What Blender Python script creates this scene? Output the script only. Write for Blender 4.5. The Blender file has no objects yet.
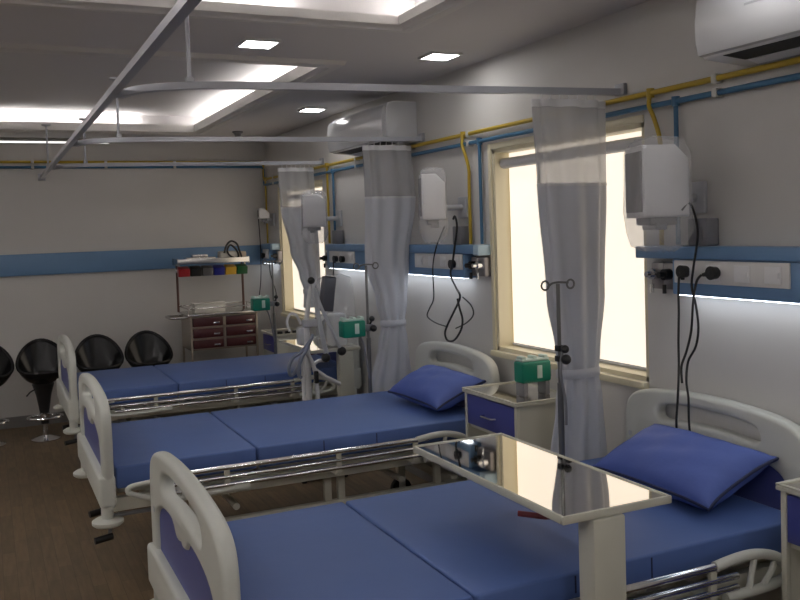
import bpy, bmesh, math, random
from mathutils import Vector, Matrix
from mathutils.geometry import tessellate_polygon
random.seed(7)
PI = math.pi
scene = bpy.context.scene
COL = scene.collection

# ------------------------------------------------------------------ materials
MATS = {}
def mat(name, col, rough=.5, metal=0., noise=0., nscale=8., bump=0., bscale=60., emit=None, estr=0., spec=None, alpha=1., trans=0., coat=0., aniso=None):
    m = bpy.data.materials.new(name); m.use_nodes = True
    nt = m.node_tree; b = nt.nodes['Principled BSDF']
    b.inputs['Base Color'].default_value = (*col, 1)
    b.inputs['Roughness'].default_value = rough
    b.inputs['Metallic'].default_value = metal
    if spec is not None: b.inputs['Specular IOR Level'].default_value = spec
    if alpha < 1: b.inputs['Alpha'].default_value = alpha
    if trans: b.inputs['Transmission Weight'].default_value = trans
    if coat: b.inputs['Coat Weight'].default_value = coat
    if emit:
        b.inputs['Emission Color'].default_value = (*emit, 1); b.inputs['Emission Strength'].default_value = estr
    tc = nt.nodes.new('ShaderNodeTexCoord')
    if noise:
        n = nt.nodes.new('ShaderNodeTexNoise'); n.inputs['Scale'].default_value = nscale; n.inputs['Detail'].default_value = 4
        r = nt.nodes.new('ShaderNodeMapRange'); r.inputs['To Min'].default_value = 1-noise; r.inputs['To Max'].default_value = 1+noise
        mx = nt.nodes.new('ShaderNodeMix'); mx.data_type = 'RGBA'; mx.blend_type = 'MULTIPLY'; mx.inputs['Factor'].default_value = 1
        mx.inputs['A'].default_value = (*col, 1)
        nt.links.new(tc.outputs['Object'], n.inputs['Vector']); nt.links.new(n.outputs['Fac'], r.inputs['Value'])
        nt.links.new(r.outputs['Result'], mx.inputs['B']); nt.links.new(mx.outputs['Result'], b.inputs['Base Color'])
    if bump:
        n = nt.nodes.new('ShaderNodeTexNoise'); n.inputs['Scale'].default_value = bscale; n.inputs['Detail'].default_value = 3
        bp = nt.nodes.new('ShaderNodeBump'); bp.inputs['Strength'].default_value = bump; bp.inputs['Distance'].default_value = .01
        nt.links.new(tc.outputs['Object'], n.inputs['Vector']); nt.links.new(n.outputs['Fac'], bp.inputs['Height'])
        nt.links.new(bp.outputs['Normal'], b.inputs['Normal'])
    MATS[name] = m
    return m

wall_m = mat('wall_paint', (.62,.605,.585), .55, noise=.03, nscale=3, bump=.05, bscale=90)
ceil_m = mat('ceiling_paint', (.62,.60,.60), .7, noise=.02, nscale=2)
mould_m = mat('moulding_paint', (.66,.64,.62), .5)
blue_rail_m = mat('blue_panel', (.145,.27,.46), .35, noise=.04)
lightblue_m = mat('pale_blue_cap', (.42,.56,.66), .4)
socket_m = mat('socket_plate', (.66,.65,.64), .35)
black_m = mat('black_plastic', (.012,.012,.013), .35)
stool_m = mat('black_gloss', (.006,.006,.007), .22, spec=.35)
chrome_m = mat('chrome', (.75,.75,.76), .12, 1.)
steel_m = mat('brushed_steel', (.62,.61,.58), .25, 1., noise=.05, nscale=30)
pole_m = mat('pole_steel', (.22,.22,.22), .35, .8)
mirror_m = mat('polished_steel', (.80,.77,.71), .035, 1.)
plastic_m = mat('bed_plastic', (.60,.61,.56), .38, noise=.03, nscale=6)
frame_m = mat('cream_enamel', (.56,.55,.47), .4)
mattress_m = mat('blue_mattress_vinyl', (.086,.15,.38), .48, noise=.06, nscale=5, bump=.12, bscale=9)
pillow_m = mat('blue_pillow_cloth', (.085,.135,.43), .6, noise=.08, nscale=5, bump=.3, bscale=14)
piping_m = mat('dark_blue_piping', (.012,.018,.07), .5)
inset_m = mat('blue_inset_board', (.085,.10,.30), .4)
drawer_m = mat('blue_drawer_front', (.05,.06,.27), .4)
yellow_m = mat('yellow_pipe_paint', (.50,.35,.03), .4)
bluepipe_m = mat('blue_pipe_paint', (.05,.16,.29), .4)
clip_m = mat('pipe_clip', (.6,.6,.58), .4)
track_m = mat('track_aluminium', (.42,.43,.47), .4, .35)
ac_m = mat('ac_plastic', (.72,.73,.75), .18)
dark_m = mat('dark_recess', (.012,.012,.013), .6)
cream_m = mat('cream_window_frame', (.74,.68,.50), .45)
green_m = mat('green_pump_case', (.0,.20,.13), .4)
label_m = mat('white_label', (.55,.68,.62), .5)
grey_m = mat('grey_plastic', (.22,.22,.24), .45)
lgrey_m = mat('light_grey_plastic', (.50,.51,.54), .4)
screen_m = mat('grey_screen', (.10,.10,.12), .25)
white_m = mat('white_plastic', (.72,.72,.73), .4)
cart_m = mat('cart_steel', (.36,.31,.25), .35, .5)
red_drawer_m = mat('dark_red_drawer', (.075,.02,.022), .35)
brown_m = mat('brown_post', (.12,.055,.04), .4)
redhandle_m = mat('dark_red_grip', (.12,.012,.02), .4)
monitor_m = mat('monitor_case', (.70,.70,.72), .4)
monitor_side_m = mat('monitor_side', (.20,.19,.20), .5)
base_m = mat('grey_baseboard', (.20,.19,.185), .5)
gas_m = mat('gas_outlet_metal', (.32,.30,.30), .35, .6)
rubber_m = mat('rubber', (.02,.02,.02), .7)
tube_m = mat('corrugated_tube', (.22,.25,.33), .4)
beige_m = mat('beige_plastic', (.50,.42,.33), .5)
pink_m = mat('pale_box', (.62,.60,.55), .5)
bins_m = [mat('red_bin',(.40,.025,.03),.35), mat('black_bin',(.012,.012,.012),.35), mat('grey_bin',(.10,.10,.10),.35),
          mat('blue_bin',(.015,.02,.22),.35), mat('yellow_bin',(.55,.33,.03),.35), mat('green_bin',(.01,.09,.03),.35)]
led_m = mat('led_light', (1,1,1), .5, emit=(1,.97,.93), estr=19)
unit_led_m = mat('unit_led', (1,1,1), .5, emit=(.86,.92,1), estr=5)
down_m = mat('downlight_diffuser', (1,1,1), .5, emit=(1,.975,.96), estr=24)
fill_down_m = mat('fill_downlight_diffuser', (1,1,1), .5, emit=(1,.975,.96), estr=95)  # stronger glow for the out-of-view downlights added as ambient fill
slim_m = mat('slim_lamp', (1,1,1), .5, emit=(1,.97,.94), estr=1.2)
blind_m = mat('sunlit_blind', (.85,.78,.66), .8, emit=(1,.88,.74), estr=.87)

def cloth_mat(name, col, transp, transl):
    m = bpy.data.materials.new(name); m.use_nodes = True; nt = m.node_tree
    b = nt.nodes['Principled BSDF']; b.inputs['Base Color'].default_value = (*col,1); b.inputs['Roughness'].default_value = .8
    out = nt.nodes['Material Output']
    tl = nt.nodes.new('ShaderNodeBsdfTranslucent'); tl.inputs['Color'].default_value = (*col,1)
    mx = nt.nodes.new('ShaderNodeMixShader'); mx.inputs[0].default_value = transl
    nt.links.new(b.outputs[0], mx.inputs[1]); nt.links.new(tl.outputs[0], mx.inputs[2])
    last = mx
    if transp:
        tp = nt.nodes.new('ShaderNodeBsdfTransparent')
        m2 = nt.nodes.new('ShaderNodeMixShader'); m2.inputs[0].default_value = transp
        nt.links.new(mx.outputs[0], m2.inputs[1]); nt.links.new(tp.outputs[0], m2.inputs[2]); last = m2
    nt.links.new(last.outputs[0], out.inputs['Surface'])
    return m
curtain_m = cloth_mat('curtain_cloth', (.66,.67,.71), 0, .22)
net_m = cloth_mat('curtain_net', (.62,.62,.63), .45, .25)
def film_mat():
    m = bpy.data.materials.new('clear_film'); m.use_nodes = True; nt = m.node_tree
    b = nt.nodes['Principled BSDF']; b.inputs['Base Color'].default_value = (.8,.8,.82,1); b.inputs['Roughness'].default_value = .12
    out = nt.nodes['Material Output']; tp = nt.nodes.new('ShaderNodeBsdfTransparent')
    mx = nt.nodes.new('ShaderNodeMixShader'); mx.inputs[0].default_value = .72
    tc = nt.nodes.new('ShaderNodeTexCoord'); n = nt.nodes.new('ShaderNodeTexNoise'); n.inputs['Scale'].default_value = 14
    bp = nt.nodes.new('ShaderNodeBump'); bp.inputs['Strength'].default_value = .8; bp.inputs['Distance'].default_value = .03
    nt.links.new(tc.outputs['Object'], n.inputs['Vector']); nt.links.new(n.outputs['Fac'], bp.inputs['Height']); nt.links.new(bp.outputs['Normal'], b.inputs['Normal'])
    nt.links.new(b.outputs[0], mx.inputs[1]); nt.links.new(tp.outputs[0], mx.inputs[2]); nt.links.new(mx.outputs[0], out.inputs['Surface'])
    return m
film_m = film_mat()
def floor_mat():
    m = bpy.data.materials.new('wood_plank_floor'); m.use_nodes = True; nt = m.node_tree; b = nt.nodes['Principled BSDF']
    tc = nt.nodes.new('ShaderNodeTexCoord'); mp = nt.nodes.new('ShaderNodeMapping'); mp.inputs['Rotation'].default_value = (0,0,PI/2)
    br = nt.nodes.new('ShaderNodeTexBrick'); br.inputs['Scale'].default_value = 1
    br.inputs['Brick Width'].default_value = .34; br.inputs['Row Height'].default_value = .062
    br.inputs['Mortar Size'].default_value = .0012; br.inputs['Color1'].default_value = (.175,.12,.066,1); br.inputs['Color2'].default_value = (.13,.088,.048,1)
    br.inputs['Mortar'].default_value = (.09,.06,.035,1); br.inputs['Bias'].default_value = 0
    n = nt.nodes.new('ShaderNodeTexNoise'); n.inputs['Scale'].default_value = 6; n.inputs['Detail'].default_value = 6
    mp2 = nt.nodes.new('ShaderNodeMapping'); mp2.inputs['Scale'].default_value = (8,1,1)
    r = nt.nodes.new('ShaderNodeMapRange'); r.inputs['To Min'].default_value = .55; r.inputs['To Max'].default_value = 1.45
    mx = nt.nodes.new('ShaderNodeMix'); mx.data_type='RGBA'; mx.blend_type='MULTIPLY'; mx.inputs['Factor'].default_value = 1
    L = nt.links.new
    L(tc.outputs['Object'], mp.inputs['Vector']); L(mp.outputs[0], br.inputs['Vector']); L(tc.outputs['Object'], mp2.inputs['Vector']); L(mp2.outputs[0], n.inputs['Vector'])
    L(n.outputs['Fac'], r.inputs['Value']); L(br.outputs['Color'], mx.inputs['A']); L(r.outputs['Result'], mx.inputs['B']); L(mx.outputs['Result'], b.inputs['Base Color'])
    b.inputs['Roughness'].default_value = .5
    return m
floor_m = floor_mat()

# ------------------------------------------------------------------ mesh helpers (all in world coordinates)
ORG = {}
def origin(o):
    return ORG.get(o.name, Vector((0,0,0)))
def obj(name, bm, m, parent=None, angle=40, label=None):
    me = bpy.data.meshes.new(name)
    bmesh.ops.recalc_face_normals(bm, faces=bm.faces[:])
    if parent is not None:
        bmesh.ops.translate(bm, verts=bm.verts[:], vec=-origin(parent))
    bm.to_mesh(me); bm.free()
    for p in me.polygons: p.use_smooth = True
    me.set_sharp_from_angle(angle=math.radians(angle))
    for mm in (m if isinstance(m,(list,tuple)) else [m]): me.materials.append(mm)
    o = bpy.data.objects.new(name, me); COL.objects.link(o)
    if parent is not None:
        o.parent = parent; ORG[o.name] = origin(parent)
    if label: o['label'] = label
    return o
def solo(name, bm, m, label, cat, loc, group=None, angle=40):
    """a top-level thing that is a single mesh, with its origin at its base"""
    v = Vector(loc); bmesh.ops.translate(bm, verts=bm.verts[:], vec=-v)
    o = obj(name, bm, m, None, angle); o.location = v; ORG[o.name] = v
    o['label'] = label; o['category'] = cat
    if group: o['group'] = group
    return o
def thing(name, loc, label, cat, group=None):
    o = bpy.data.objects.new(name, None); COL.objects.link(o); o.empty_display_size = .1
    o.location = loc; ORG[o.name] = Vector(loc); o['label'] = label; o['category'] = cat
    if group: o['group'] = group
    return o
def structure(name, bm, m, parent=None):
    o = obj(name, bm, m, parent)
    if parent is None: o['kind'] = 'structure'
    return o
def copy_tree(src, parent=None):
    c = src.copy(); COL.objects.link(c)
    if parent is not None: c.parent = parent
    for ch in list(src.children): copy_tree(ch, c)
    return c
def place_copy(src, loc, label, rotz=None):
    c = copy_tree(src); c.location = loc; c['label'] = label
    if rotz is not None: c.rotation_euler[2] = rotz
    return c

def B(): return bmesh.new()
def box(bm, x0,x1,y0,y1,z0,z1, bev=0, seg=2):
    vs = [bm.verts.new((x,y,z)) for x in (x0,x1) for y in (y0,y1) for z in (z0,z1)]
    fs = []
    for idx in ((0,1,3,2),(4,6,7,5),(0,4,5,1),(2,3,7,6),(0,2,6,4),(1,5,7,3)):
        fs.append(bm.faces.new([vs[i] for i in idx]))
    if bev:
        es = set(e for f in fs for e in f.edges)
        bmesh.ops.bevel(bm, geom=list(es), offset=bev, segments=seg, affect='EDGES', profile=.5)
    return vs
def catmull(pts, n=6):
    P = [Vector(p) for p in pts]; out = []
    for i in range(len(P)-1):
        p0 = P[max(i-1,0)]; p1 = P[i]; p2 = P[i+1]; p3 = P[min(i+2,len(P)-1)]
        for k in range(n):
            t = k/n
            out.append(.5*((2*p1)+(-p0+p2)*t+(2*p0-5*p1+4*p2-p3)*t*t+(-p0+3*p1-3*p2+p3)*t**3))
    out.append(P[-1]); return out
def tube(bm, pts, r, seg=10, smooth=0, closed=False, rfun=None):
    P = catmull(pts, smooth) if smooth else [Vector(p) for p in pts]
    n = len(P); rings = []; up = None
    for i in range(n):
        if closed: d = P[(i+1)%n]-P[i-1]
        else: d = P[min(i+1,n-1)]-P[max(i-1,0)]
        if d.length < 1e-9: d = Vector((0,0,1))
        d.normalize()
        if up is None:
            up = Vector((0,0,1)) if abs(d.z) < .9 else Vector((1,0,0))
        up = (up - d*up.dot(d))
        if up.length < 1e-6: up = Vector((1,0,0)) - d*d.x
        up.normalize(); sd = d.cross(up)
        rr = rfun(i/(n-1)) if rfun else r
        rings.append([bm.verts.new(P[i]+ (up*math.cos(2*PI*k/seg)+sd*math.sin(2*PI*k/seg))*rr) for k in range(seg)])
    m = n if closed else n-1
    for i in range(m):
        a, b = rings[i], rings[(i+1)%n]
        for k in range(seg): bm.faces.new((a[k],a[(k+1)%seg],b[(k+1)%seg],b[k]))
    if not closed:
        bm.faces.new(rings[0][::-1]); bm.faces.new(rings[-1])
def cyl(bm, p0, p1, r, seg=20, r1=None):
    r1 = r if r1 is None else r1
    tube(bm, [p0,p1], r, seg, rfun=lambda t: r+(r1-r)*t)
def lathe(bm, prof, c, seg=28):
    """profile of (radius, z) about the vertical through c"""
    rings = []
    for r,z in prof:
        if r < 1e-5: rings.append([bm.verts.new((c[0],c[1],c[2]+z))])
        else: rings.append([bm.verts.new((c[0]+r*math.cos(2*PI*k/seg), c[1]+r*math.sin(2*PI*k/seg), c[2]+z)) for k in range(seg)])
    for a,b in zip(rings, rings[1:]):
        for k in range(seg):
            k2 = (k+1)%seg
            if len(a)==1 and len(b)==1: continue
            if len(a)==1: bm.faces.new((a[0],b[k2],b[k]))
            elif len(b)==1: bm.faces.new((a[k],a[k2],b[0]))
            else: bm.faces.new((a[k],a[k2],b[k2],b[k]))
    if len(rings[0])>1: bm.faces.new(rings[0][::-1])
    if len(rings[-1])>1: bm.faces.new(rings[-1])
def ball(bm, c, r, sx=1, sy=1, sz=1):
    M = Matrix.Translation(c) @ Matrix.Diagonal((sx,sy,sz,1))
    bmesh.ops.create_uvsphere(bm, u_segments=16, v_segments=10, radius=r, matrix=M)
def prism(bm, poly, fn, t0, t1, bev=0, seg=2):
    """polygon (u,v) extruded from t0 to t1; fn(u,v,t) -> point"""
    a = [bm.verts.new(fn(u,v,t0)) for u,v in poly]; b = [bm.verts.new(fn(u,v,t1)) for u,v in poly]; n = len(poly)
    f = [bm.faces.new(a[::-1]), bm.faces.new(b)]
    for i in range(n): f.append(bm.faces.new((a[i],a[(i+1)%n],b[(i+1)%n],b[i])))
    if bev:
        bmesh.ops.bevel(bm, geom=list(set(e for q in f[:2] for e in q.edges)), offset=bev, segments=seg, affect='EDGES', profile=.5)
def smooth_loop(pts, n=5):
    P = [Vector((*p,0)) for p in pts]; m = len(P); out=[]
    for i in range(m):
        p0,p1,p2,p3 = P[i-1],P[i],P[(i+1)%m],P[(i+2)%m]
        for k in range(n):
            t=k/n; q=.5*((2*p1)+(-p0+p2)*t+(2*p0-5*p1+4*p2-p3)*t*t+(-p0+3*p1-3*p2+p3)*t**3)
            out.append((q.x,q.y))
    return out
def area2(poly): return sum(poly[i-1][0]*poly[i][1]-poly[i][0]*poly[i-1][1] for i in range(len(poly)))/2
def inset(poly, d):
    """offset a CCW polygon towards its left (inside) by d"""
    n=len(poly); out=[]
    for i in range(n):
        p0=Vector(poly[i-1]);p1=Vector(poly[i]);p2=Vector(poly[(i+1)%n])
        e1=(p1-p0);e2=(p2-p1)
        if e1.length<1e-9: e1=e2.copy()
        if e2.length<1e-9: e2=e1.copy()
        e1.normalize();e2.normalize()
        n1=Vector((-e1.y,e1.x));n2=Vector((-e2.y,e2.x)); nn=n1+n2
        if nn.length<1e-6: nn=n1
        nn.normalize(); k=d/max(.5,nn.dot(n1))
        q=p1+nn*k; out.append((q.x,q.y))
    return out
def moulded(bm, outline, holes, fn, t0, t1, r, seg=4):
    """a plate with rounded rims and round-edged openings; fn(u,v,t) -> point"""
    loops=[outline if area2(outline)>0 else outline[::-1]]+[h if area2(h)<0 else h[::-1] for h in holes]
    caps={0:[],1:[]}
    for lp in loops:
        rings=[]
        for side in (0,1):
            for k in range(seg+1):
                a=PI/2*k/seg
                if side==0: d=r*(1-math.sin(a)); t=t0+r*(1-math.cos(a))
                else: d=r*(1-math.cos(a)); t=t1-r*(1-math.sin(a))
                rings.append([bm.verts.new(fn(u,v,t)) for u,v in inset(lp,d)])
        for a,b in zip(rings,rings[1:]):
            for i in range(len(lp)):
                j=(i+1)%len(lp); bm.faces.new((a[i],a[j],b[j],b[i]))
        caps[0].append((rings[0],inset(lp,r))); caps[1].append((rings[-1],inset(lp,r)))
    for side in (0,1):
        vs=[v for ring,_ in caps[side] for v in ring]
        tris=tessellate_polygon([[Vector((u,v,0)) for u,v in q] for _,q in caps[side]])
        for t in tris:
            try: bm.faces.new([vs[i] for i in t])
            except ValueError: pass

# ------------------------------------------------------------------ the room
XW, YB, ZC = 2.46, 8.25, 2.48
XL, YF = -2.6, -1.6
WIN = [(2.87,4.07,.93,2.0), (6.68,7.82,.86,1.98)]
bm=B(); box(bm, XL-.15,XW+.3,YF-.15,YB+.15,-.1,0); structure('floor',bm,floor_m)
bm=B()
ys=[YF-.15]; 
for a,b,c,d in WIN: ys+= [a,b]
ys.append(YB+.15)
for i in range(0,len(ys),2): box(bm,XW,XW+.16,ys[i],ys[i+1],0,ZC+.3)
for a,b,c,d in WIN:
    box(bm,XW,XW+.16,a,b,0,c); box(bm,XW,XW+.16,a,b,d,ZC+.3)
structure('wall_right',bm,wall_m)
bm=B(); box(bm,XL-.15,XW,YB,YB+.15,0,ZC+.3); structure('wall_back',bm,wall_m)
bm=B(); box(bm,XL-.15,XL,YF,YB,0,ZC+.3); structure('wall_left',bm,wall_m)
bm=B(); box(bm,XL,XW,YF-.15,YF,0,ZC+.3); structure('wall_front',bm,wall_m)
bm=B(); box(bm,XL,XW,YB-.012,YB,0,.095); structure('baseboard_back',bm,base_m)
bm=B(); box(bm,XW-.012,XW,YF,YB-.012,0,.095); structure('baseboard_right',bm,base_m)

# ceiling with two tray coves
COVES=[(-1.5,1.655,.55,3.47),(-1.5,1.655,4.43,7.56)]
bm=B()
T=.02; OV=.15; HR=.12
xs=[XL,-1.5,1.655,XW]
box(bm,XL,-1.5,YF,YB,ZC,ZC+T); box(bm,1.655,XW,YF,YB,ZC,ZC+T)
yy=[YF,.55,3.47,4.43,7.56,YB]
for i in (0,2,4): box(bm,-1.5,1.655,yy[i],yy[i+1],ZC,ZC+T)
for x0,x1,y0,y1 in COVES:
    X0,X1,Y0,Y1=x0-OV,x1+OV,y0-OV,y1+OV
    box(bm,X0,X1,Y0,Y1,ZC+T+HR,ZC+T+HR+.04)
    box(bm,X0-.03,X0,Y0-.03,Y1+.03,ZC+T,ZC+T+HR+.04); box(bm,X1,X1+.03,Y0-.03,Y1+.03,ZC+T,ZC+T+HR+.04)
    box(bm,X0,X1,Y0-.03,Y0,ZC+T,ZC+T+HR+.04); box(bm,X0,X1,Y1,Y1+.03,ZC+T,ZC+T+HR+.04)
structure('ceiling',bm,ceil_m)
for i,(x0,x1,y0,y1) in enumerate(COVES):
    bm=B()
    L=(.026,.050)[i]
    prof=[(-.008,L),(-.008,-.012),(.02,-.018),(.03,-.028),(.052,-.028),(.065,-.022),(.09,-.022),(.10,0),(.004,.002),(.004,L)]
    rings=[]
    for u,v in prof:
        rings.append([bm.verts.new(p) for p in ((x0-u,y0-u,ZC+v),(x1+u,y0-u,ZC+v),(x1+u,y1+u,ZC+v),(x0-u,y1+u,ZC+v))])
    for a,b in zip(rings,rings[1:]+rings[:1]):
        for k in range(4): bm.faces.new((a[k],a[(k+1)%4],b[(k+1)%4],b[k]))
    structure('trim_%d'%(i+1),bm,mould_m)
    bm=B(); z0=ZC+T+.002; d0,d1=.07,.10; zz=z0+.010
    box(bm,x0-d1,x1-.45,y1+d0,y1+d1,z0,zz); box(bm,x0-d1,x1+d1,y0-d1,y0-d0,z0,zz)
    box(bm,x1+d0,x1+d1,y0-d0,y1+d0,z0,zz); box(bm,x0-d1,x0-d0,y0-d0,y1+d0,z0,zz)
    solo('cove_light',bm,led_m,['hidden LED strip glowing around the ceiling cove nearest the top of the photo','hidden LED strip glowing around the farther ceiling cove by the back wall'][i],'light',(x0,y0,z0),'cove lights')

# windows: recessed frame, lit roller blind, sill
for i,(a,b,c,d) in enumerate(WIN):
    w=bpy.data.objects.new('window_%d'%(i+1),None); COL.objects.link(w); w['kind']='structure'; w.location=(XW,(a+b)/2,c); ORG[w.name]=Vector(w.location)
    bm=B(); f=.055; x0,x1=XW+.002,XW+.10
    for q in ((a,a+.02,c,d),(b-.02,b,c,d)): box(bm,x0,x1,*q)
    box(bm,x0,x1,a,b,d-.02,d); box(bm,x0,x1,a,b,c,c+.02)
    box(bm,XW-.012,XW+.002,b,b+.03,c-.03,d+.03,bev=.004); box(bm,XW-.012,XW+.002,a,b,d,d+.03,bev=.004); box(bm,XW-.03,XW+.002,a,b+.03,c-.03,c,bev=.006)
    for q in ((a+.02,a+.02+f,c+.02,d-.02),(b-.02-f,b-.02,c+.02,d-.02)): box(bm,x1,x1+.03,*q)
    obj('frame',bm,cream_m,w)
    bm=B(); box(bm,XW+.085,XW+.0865,a+.03,b-.03,c+.03,d-.022); obj('blind',bm,blind_m,w)
    bm=B(); cyl(bm,(XW+.06,a+.02,d-.075),(XW+.06,b-.02,d-.075),.028); cyl(bm,(XW+.086,a+.03,c+.03),(XW+.086,b-.03,c+.03),.008); obj('blind_roller',bm,lgrey_m,w)

# blue rail along the back wall
bm=B(); box(bm,XL,2.40,YB-.035,YB,1.30,1.485,bev=.006); structure('trim_3',bm,blue_rail_m)

# slim light along the top of the back wall
t=thing('linear_light',(.1,YB-.03,ZC-.06),'slim lit linear lamp along the top of the back wall','light')
bm=B(); box(bm,-1.6,1.05,YB-.035,YB,ZC-.052,ZC-.025,bev=.004); obj('housing',bm,white_m,t)
bm=B(); box(bm,-1.58,1.03,YB-.037,YB-.0352,ZC-.049,ZC-.034); obj('diffuser',bm,slim_m,t)

# square downlights in view, plus unseen ones added for fill light
def downlight(x,y,label,m=None):
    t=thing('ceiling_downlight',(x,y,ZC-.012),label,'light','square ceiling downlights')
    bm=B(); s=.085
    box(bm,x-s,x+s,y-s,y-s+.012,ZC-.012,ZC); box(bm,x-s,x+s,y+s-.012,y+s,ZC-.012,ZC); box(bm,x-s,x-s+.012,y-s+.012,y+s-.012,ZC-.012,ZC); box(bm,x+s-.012,x+s,y-s+.012,y+s-.012,ZC-.012,ZC)
    obj('rim',bm,white_m,t)
    bm=B(); box(bm,x-s+.012,x+s-.012,y-s+.012,y+s-.012,ZC-.01,ZC-.004); obj('diffuser',bm,m or down_m,t)
downlight(1.19,4.02,'square lit downlight in the ceiling between the two coves')
downlight(2.16,4.06,'square lit downlight beside the right wall, nearer the camera')
downlight(2.184,6.09,'square lit downlight beside the farther air conditioner')
for x,y,l in ((2.16,1.95,'added unseen fill downlight near the first air conditioner'),(2.16,-.4,'added unseen fill downlight by the right wall behind the camera'),(.9,0.0,'added unseen fill downlight above the camera'),(-.6,0.0,'added unseen fill downlight left of the camera'),(-.6,4.02,'added unseen fill downlight left of the beds between the coves'),(-2.05,.6,'added unseen fill downlight along the left wall, nearest the front'),(-2.05,2.6,'added unseen fill downlight along the left wall, second from the front'),(-2.05,4.6,'added unseen fill downlight along the left wall, third from the front'),(-2.05,6.6,'added unseen fill downlight along the left wall, nearest the back wall')):  # out-of-view downlights added to raise the room's ambient light
    downlight(x,y,l,down_m if y==1.95 else fill_down_m)
bm=B(); lathe(bm,[(.0,-.05),(.022,-.05),(.03,-.02),(.045,-.012),(.045,0)],(2.02,7.55,ZC))
solo('smoke_detector',bm,grey_m,'small dark round detector on the ceiling in the back right corner','detector',(2.02,7.55,ZC))

# ------------------------------------------------------------------ curtain tracks
ZT=2.14
def ribbon(bm,pts,w,h):
    P=[Vector(p) for p in pts]; rings=[]
    for i in range(len(P)):
        d=(P[min(i+1,len(P)-1)]-P[max(i-1,0)]); d.normalize(); s=d.cross(Vector((0,0,1))); s.normalize()
        rings.append([bm.verts.new(P[i]+s*a+Vector((0,0,b))) for a,b in ((-w/2,-h/2),(w/2,-h/2),(w/2,h/2),(-w/2,h/2))])
    for a,b in zip(rings,rings[1:]):
        for k in range(4): bm.faces.new((a[k],a[(k+1)%4],b[(k+1)%4],b[k]))
    bm.faces.new(rings[0][::-1]); bm.faces.new(rings[-1])
def hanger(parent,x,y):
    bm=B(); cyl(bm,(x,y,ZT+.013),(x,y,ZC-.004),.0075,10); lathe(bm,[(.035,0),(.035,-.008),(.012,-.014)],(x,y,ZC),20); box(bm,x-.013,x+.013,y-.02,y+.02,ZT+.013,ZT+.03)
    obj('hanger',bm,track_m,parent)
t=thing('curtain_track',(.47,3,ZT),'long grey ceiling track running from the camera towards the back wall','curtain track','curtain tracks')
bm=B(); ribbon(bm,[(.45,.4,ZT),(.47,8.22,ZT)],.03,.026); obj('rail',bm,track_m,t)
bm=B(); box(bm,.44,.50,8.22,YB,ZT-.03,ZT+.03,bev=.004); obj('wall_bracket',bm,track_m,t)
hanger(t,.467,7.3); hanger(t,.455,1.2)
TR=[(3.00,'grey track above the bed nearest the camera'),(4.88,'grey track crossing in front of the farther air conditioner'),(6.66,'grey track holding the farthest curtain')]
for i,(y,l) in enumerate(TR):
    t=thing('curtain_track',(1.5,y+.1,ZT),l,'curtain track','curtain tracks')
    pts=catmull([(XW-.02,y,ZT),(1.7,y+.10,ZT),(.95,y+.19,ZT),(.70,y+.25,ZT),(.55,y+.36,ZT),(.488,y+.52,ZT)],8)
    bm=B(); ribbon(bm,pts,.028,.026); obj('rail',bm,track_m,t)
    bm=B(); box(bm,XW-.02,XW,y-.03,y+.03,ZT-.014,ZT+.035,bev=.004); obj('wall_bracket',bm,track_m,t)
    hanger(t,.70,y+.25)

# ------------------------------------------------------------------ curtains
def curtain(y,levels,net_z,label,folds=9,seed=0):
    """levels: (z, centre x, half width, half depth) from the top down"""
    t=thing('privacy_curtain',(levels[-1][1],y,levels[-1][0]),label,'curtain','white privacy curtains')
    def at(z):
        for a,b in zip(levels,levels[1:]):
            if a[0]>=z>=b[0]:
                k=(a[0]-z)/(a[0]-b[0]); k=k*k*(3-2*k)
                return [a[j]+(b[j]-a[j])*k for j in range(1,4)]
        return list(levels[-1][1:])
    rnd=random.Random(seed); ph=rnd.random()*6; N=144
    def loft(bm,z0,z1,n,out=0):
        rings=[]
        for i in range(n+1):
            z=z0+(z1-z0)*i/n; cx,w,d=at(z); ring=[]
            for k in range(N):
                th=2*PI*k/N
                rip=.5+.5*math.sin(folds*th+ph+.5*math.sin(2*th+ph)+.25*math.sin(3*z))
                amp=min(.034,d*.6)
                rr=1-(amp/d)*rip*.85
                ring.append(bm.verts.new((cx+(w+out)*math.cos(th)*(1-.14*rip*abs(math.cos(th))), y+(d+out)*math.sin(th)*rr, z)))
            rings.append(ring)
        for a,b in zip(rings,rings[1:]):
            for k in range(N): bm.faces.new((a[k],a[(k+1)%N],b[(k+1)%N],b[k]))
    top,bot=levels[0][0],levels[-1][0]
    bm=B(); loft(bm,net_z,bot,46); obj('drape',bm,curtain_m,t,80)
    bm=B(); loft(bm,top-.03,net_z,10); obj('net_header',bm,net_m,t,80)
    bm=B(); loft(bm,top,top-.03,2,.001); obj('heading_tape',bm,white_m,t,80)
    bm=B(); loft(bm,net_z+.006,net_z-.006,1,.002); obj('hem_band',bm,white_m,t,80)
    tz=min(levels,key=lambda q:q[2]); cx,w,d=at(tz[0])
    bm=B(); rings=[]
    for z,e in ((tz[0]+.02,.002),(tz[0]+.014,.007),(tz[0]-.014,.007),(tz[0]-.02,.002)):
        rings.append([bm.verts.new((cx+(w+e)*math.cos(2*PI*k/40),y+(d+e)*math.sin(2*PI*k/40),z)) for k in range(40)])
    for a,b in zip(rings,rings[1:]):
        for k in range(40): bm.faces.new((a[k],a[(k+1)%40],b[(k+1)%40],b[k]))
    obj('tie_band',bm,curtain_m,t)
    for k in range(7):
        u=-1+2*(k+.5)/7; x=levels[0][1]+u*levels[0][2]*.85
        yy=y
        bm=B(); tube(bm,[(x,yy,top-.02),(x,yy+.004,top+.004),(x,yy,ZT-.013)],.003,6); obj('hook',bm,white_m,t)
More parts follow.
